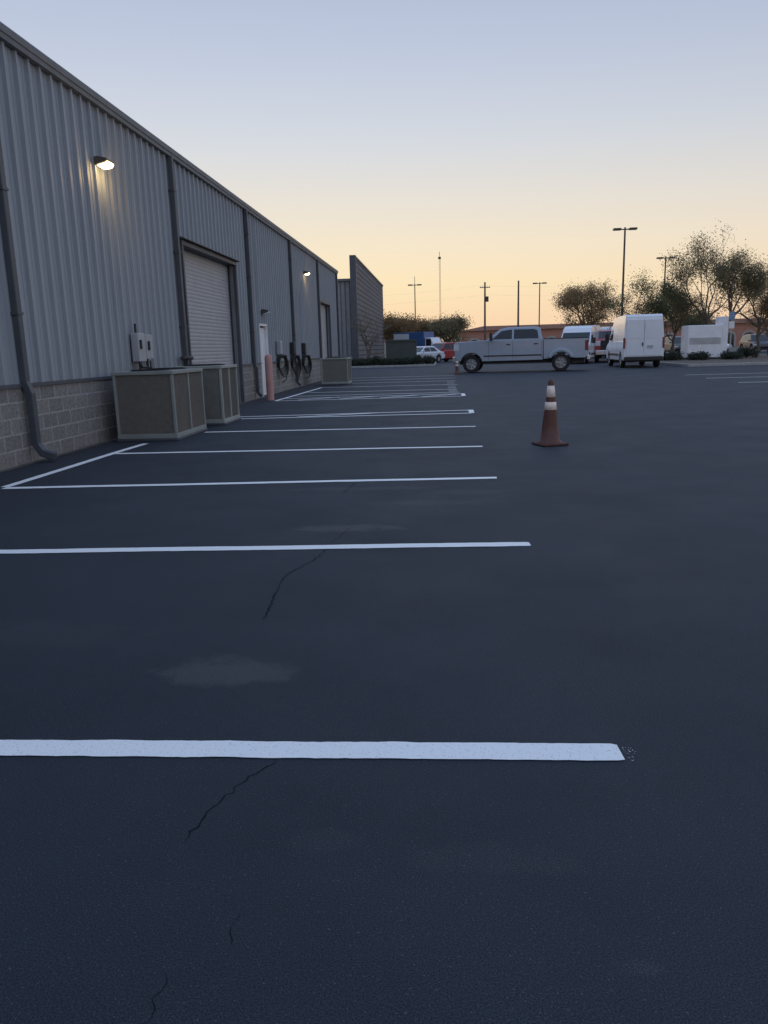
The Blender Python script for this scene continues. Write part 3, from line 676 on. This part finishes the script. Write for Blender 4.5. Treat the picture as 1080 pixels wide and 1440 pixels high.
# ---------------------------------------------------------------- far buildings
t=thing("roadside_shop_building","long low brick shop building with pale arches","building",(0,150,-.05))
obj("brick_wall",MB().box(4,62,0,18,0,4.2),m_farbrick,t);obj("roof",MB().prism([(3.5,4.202),(8,5.0),(58,5.0),(62.5,4.202)],-.5,18.5),mat("far_roof",(.38,.22,.18),.8),t)
mb=MB()
for i in range(16):
    x=5+i*3.6;pr=[(x,.0),(x,1.9)]+[(x+1.3-1.3*math.cos(a*math.pi/8),1.9+1.0*math.sin(a*math.pi/8)) for a in range(1,8)]+[(x+2.6,1.9),(x+2.6,0)]
    mb.prism(pr,-.12,-.02)
multi("arch_surround",mb,m_conc,t)
mb=MB()
for i in range(16):
    x=5.35+i*3.6;pr=[(x,.0),(x,1.8)]+[(x+.95-.95*math.cos(a*math.pi/8),1.8+.75*math.sin(a*math.pi/8)) for a in range(1,8)]+[(x+1.9,1.8),(x+1.9,0)]
    mb.prism(pr,-.18,-.13)
multi("window",mb,m_glass,t)
t=thing("distant_warehouse","pale low warehouse near the tree line","building",(-28,190,-.05))
obj("wall",MB().box(-14,16,0,20,0,5),m_conc,t);obj("roof",MB().box(-14.4,16.4,-.4,20.4,5.002,5.4),m_trim,t)
# ---------------------------------------------------------------- vegetation
def leafmesh(centers,n,rad,size,rnd):
    vs=[];fs=[]
    for i in range(n):
        c=rnd.choice(centers);
        q=Vector((rnd.gauss(0,1),rnd.gauss(0,1),rnd.gauss(0,.9)))*rad*.55+c
        a=Vector((rnd.uniform(-1,1),rnd.uniform(-1,1),rnd.uniform(-1,1))).normalized();b=a.orthogonal().normalized()
        s=size*rnd.uniform(.5,1.3);o=len(vs)
        vs+=[q-a*s,q+b*s*.6,q+a*s,q-b*s*.6];fs.append((o,o+1,o+2,o+3))
    mb=MB();mb.v=[tuple(v) for v in vs];mb.f=fs;return mb
def tree(label,loc,h,width,leafm,nleaf,seed,lsize=.05,trunkh=.22,crad=.4,multi_=1,up=.55,dens=.55,spread=1.1):
    rnd=random.Random(seed);t=thing("tree",label,"tree",loc,0,group="trees around the parking lot")
    mb=MB();tips=[];ends=[]
    def grow(p_,d,L,r_,lev):
        n=3;q=p_;dd=d.copy()
        for i in range(n):
            dd=(dd+Vector((rnd.gauss(0,.17),rnd.gauss(0,.17),rnd.gauss(0,.10)+.03))).normalized()
            nx=q+dd*L/n;ra=r_*(1-.3*i/n);rb=r_*(1-.3*(i+1)/n);mb.tube(q,nx,ra,rb,7 if lev<2 else 4,False);q=nx
            if lev>=1 and not(lev==1 and i==0): tips.append(q)
            if lev>=3: ends.append(q);ends.append(q)
            elif lev==2: ends.append(q)
            if lev==0 and i==1:
                az=rnd.uniform(0,6.28);grow(q,Vector((math.cos(az),math.sin(az),.7)).normalized(),L*.6,r_*.45,2)
        if lev>=4: return
        k=rnd.choice((2,3)) if lev else 5
        a0=rnd.uniform(0,6.28)
        for j in range(k):
            az=a0+j*6.28/k+rnd.gauss(0,.4);ti=rnd.uniform(.25,.9)*(1.15-up)+.1
            side=Vector((math.cos(az)*spread,math.sin(az)*spread,0))
            nd=(dd*(1-ti)+side*ti+Vector((0,0,up*.25))).normalized()
            grow(q,nd,L*rnd.uniform(.5,.9),r_*.55,lev+1)
    for m_ in range(multi_):
        d0=Vector((rnd.gauss(0,.05+.2*(multi_>1)),rnd.gauss(0,.05+.2*(multi_>1)),1)).normalized()
        grow(Vector((0,0,0)),d0,h*trunkh,h*.015/(multi_**.4),0)
    mz=sum(q.z for q in tips)/len(tips);kx=sum(q.x for q in tips)/len(tips)/mz;ky=sum(q.y for q in tips)/len(tips)/mz
    zs=max(q.z for q in tips)+.2;k=h/zs
    rs=sorted(math.hypot(q.x-kx*q.z,q.y-ky*q.z) for q in tips);k2=width/2/rs[int(len(rs)*.93)]
    T=lambda x,y,z:((x-kx*z)*k2,(y-ky*z)*k2,z*k)
    mb.v=[T(*v) for v in mb.v]
    obj("trunk",mb,m_bark,t,fix=False)
    if nleaf:
        E=[Vector(T(*q)) for q in ends]
        cs=[q for q in E if q.z>h*.3 and noise.noise(q*.9+Vector((seed,0,0)))>-.22+(.55-dens)*.8]
        obj("crown",leafmesh(cs or E,nleaf,crad,lsize,rnd),leafm,t,fix=False)
    return t
tree("tall airy tree with olive autumn leaves on the island",(18.9,55.5,.11),8.8,6.0,lf_olive,21000,3,.058,.2,.55,2,.6,.5)
tree("tree with thinning rust coloured leaves on the island",(22.0,56.5,.11),6.0,4.6,lf_orange,14000,5,.056,.18,.5)
tree("small spreading green tree beside the light pole",(14.5,56.0,.11),6.1,4.4,lf_green,14000,8,.054,.18,.5)
tree("small olive tree on the island",(16.9,58.5,.11),5.3,3.6,lf_olive,10000,9,.054,.18,.5)
tree("rounded autumn tree behind the parked vans",(12.1,68,0),6.6,4.8,lf_orange,20000,12,.062,.18,.6)
tree("nearly bare tree beside the neighbour building",(-5.6,60,.11),4.9,3.2,lf_olive,400,15,.05,.2,.3,2,.5)
tree("dense dark rounded tree beyond the lot",(.9,100,-.05),5.8,5.0,lf_olive,16000,17,.10,.14,.8)
tree("orange autumn tree beside the neighbour building",(-5.8,96,-.05),5.4,4.6,lf_orange,12000,19,.10,.14,.8)
tree("orange autumn tree beyond the box truck",(-2.6,104,-.05),5.2,4.6,lf_orange,12000,21,.10,.14,.8)
tree("slim bare tree behind the parked vans",(14.2,66,0),5.2,2.4,lf_olive,1200,23,.05,.25,.4)
tree("rust leaved tree at the edge of the island",(25.5,62,0),6.2,5.0,lf_orange,13000,25,.058,.18,.55)
tree("low spreading green tree at the edge of the lot",(20.6,66,0),4.6,5.0,lf_green,11000,27,.058,.15,.55)
def bush(label,loc,w,d,h,seed,n=1500,lm=None):
    rnd=random.Random(seed);cs=[]
    for i in range(70):
        a=rnd.uniform(0,6.28);q=rnd.random()**.5;cs.append(Vector((math.cos(a)*w*.5*q,math.sin(a)*d*.5*q,h*(.25+.5*rnd.random()*(1-q*q*.6)))))
    t=thing("bush",label,"bush",loc,0,group="low bushes in the planting islands")
    obj("foliage",leafmesh(cs,n,.2,.06,rnd),lm or lf_hedge,t,fix=False)
    sm=MB()
    for i in range(8):
        a=rnd.uniform(0,6.28);sm.tube((0,0,0),(math.cos(a)*w*.3,math.sin(a)*d*.3,h*.6),.02,.01,4,False)
    obj("stem",sm,m_bark,t)
rr=random.Random(4)
for i in range(9):
    bush("low clipped dark green bush in the planting island",(-7.2+i*.78,58.2+rr.uniform(-.3,.3),.11),.95,1.0,rr.uniform(.55,.8),i)
for i,(x,y) in enumerate([(16.0,50.2),(17.9,50.0),(19.6,52),(21.2,51),(22.8,52.5),(24.4,51.5),(14.6,51)]):
    bush("low rounded dark green bush in the mulch bed",(x,y,.11),1.2,1.1,rr.uniform(.45,.6) if i in(0,1,6) else rr.uniform(.75,1.0),20+i,1700)
for i in range(5):
    bush("low clipped dark green bush in the planting island",(2.5+i*1.9,62,.11),1.2,1.0,.7,40+i,1200)
rnd=random.Random(99);cs=[]
for i in range(1500):
    x=rnd.uniform(-260,330);y=rnd.uniform(255,330);hh=4.5+3.5*noise.noise(Vector((x*.03,y*.02,1)))+1.5*noise.noise(Vector((x*.2,0,5)))
    for k in range(3): cs.append(Vector((x,y,rnd.uniform(.3,max(1,hh)))))
obj("distant_woodland",leafmesh(cs,26000,2.2,.8,rnd),lf_far,fix=False,kind="stuff")
# ---------------------------------------------------------------- world: dusk sky
W=bpy.data.worlds.new("World");S.world=W;W.use_nodes=True;N=W.node_tree.nodes;L=W.node_tree.links
bg=N["Background"];tc=N.new("ShaderNodeTexCoord");sep=N.new("ShaderNodeSeparateXYZ");L.new(tc.outputs["Generated"],sep.inputs[0])
def ramp(stops):
    rp=N.new("ShaderNodeValToRGB");e=rp.color_ramp.elements
    e[0].position=stops[0][0];e[0].color=srgb(stops[0][1])+(1,);e[1].position=stops[-1][0];e[1].color=srgb(stops[-1][1])+(1,)
    for p_,c in stops[1:-1]:
        x=e.new(p_);x.color=srgb(c)+(1,)
    L.new(sep.outputs[2],rp.inputs["Fac"]);return rp.outputs["Color"]
A=ramp([(0,(246,210,176)),(.03,(253,219,178)),(.075,(254,231,188)),(.12,(248,232,203)),(.17,(235,227,214)),(.235,(216,220,226)),(.31,(198,207,225)),(.38,(184,195,219)),(.6,(176,198,238)),(1,(182,206,248))])
B=ramp([(0,(222,192,172)),(.03,(236,205,180)),(.075,(237,215,191)),(.12,(228,216,203)),(.17,(215,213,212)),(.235,(196,202,213)),(.31,(179,189,210)),(.38,(164,177,205)),(.6,(170,194,234)),(1,(178,203,246))])
sd=Vector((-.28,.96,0)).normalized()
dt=N.new("ShaderNodeVectorMath");dt.operation='DOT_PRODUCT';L.new(tc.outputs["Generated"],dt.inputs[0]);dt.inputs[1].default_value=sd
mr=N.new("ShaderNodeMapRange");mr.inputs[1].default_value=.6;mr.inputs[2].default_value=.98;L.new(dt.outputs["Value"],mr.inputs[0])
mx=N.new("ShaderNodeMix");mx.data_type='RGBA';L.new(mr.outputs[0],mx.inputs["Factor"]);L.new(B,mx.inputs[6]);L.new(A,mx.inputs[7])
L.new(mx.outputs[2],bg.inputs["Color"]);bg.inputs["Strength"].default_value=1.0
s=bpy.data.lights.new("sun",'SUN');s.energy=.25;s.angle=math.radians(8);s.color=(1,.72,.45)
so=bpy.data.objects.new("sun",s);COL.objects.link(so)
dv=Vector((sd.x,sd.y,.06)).normalized();so.rotation_euler=dv.to_track_quat('Z','Y').to_euler()
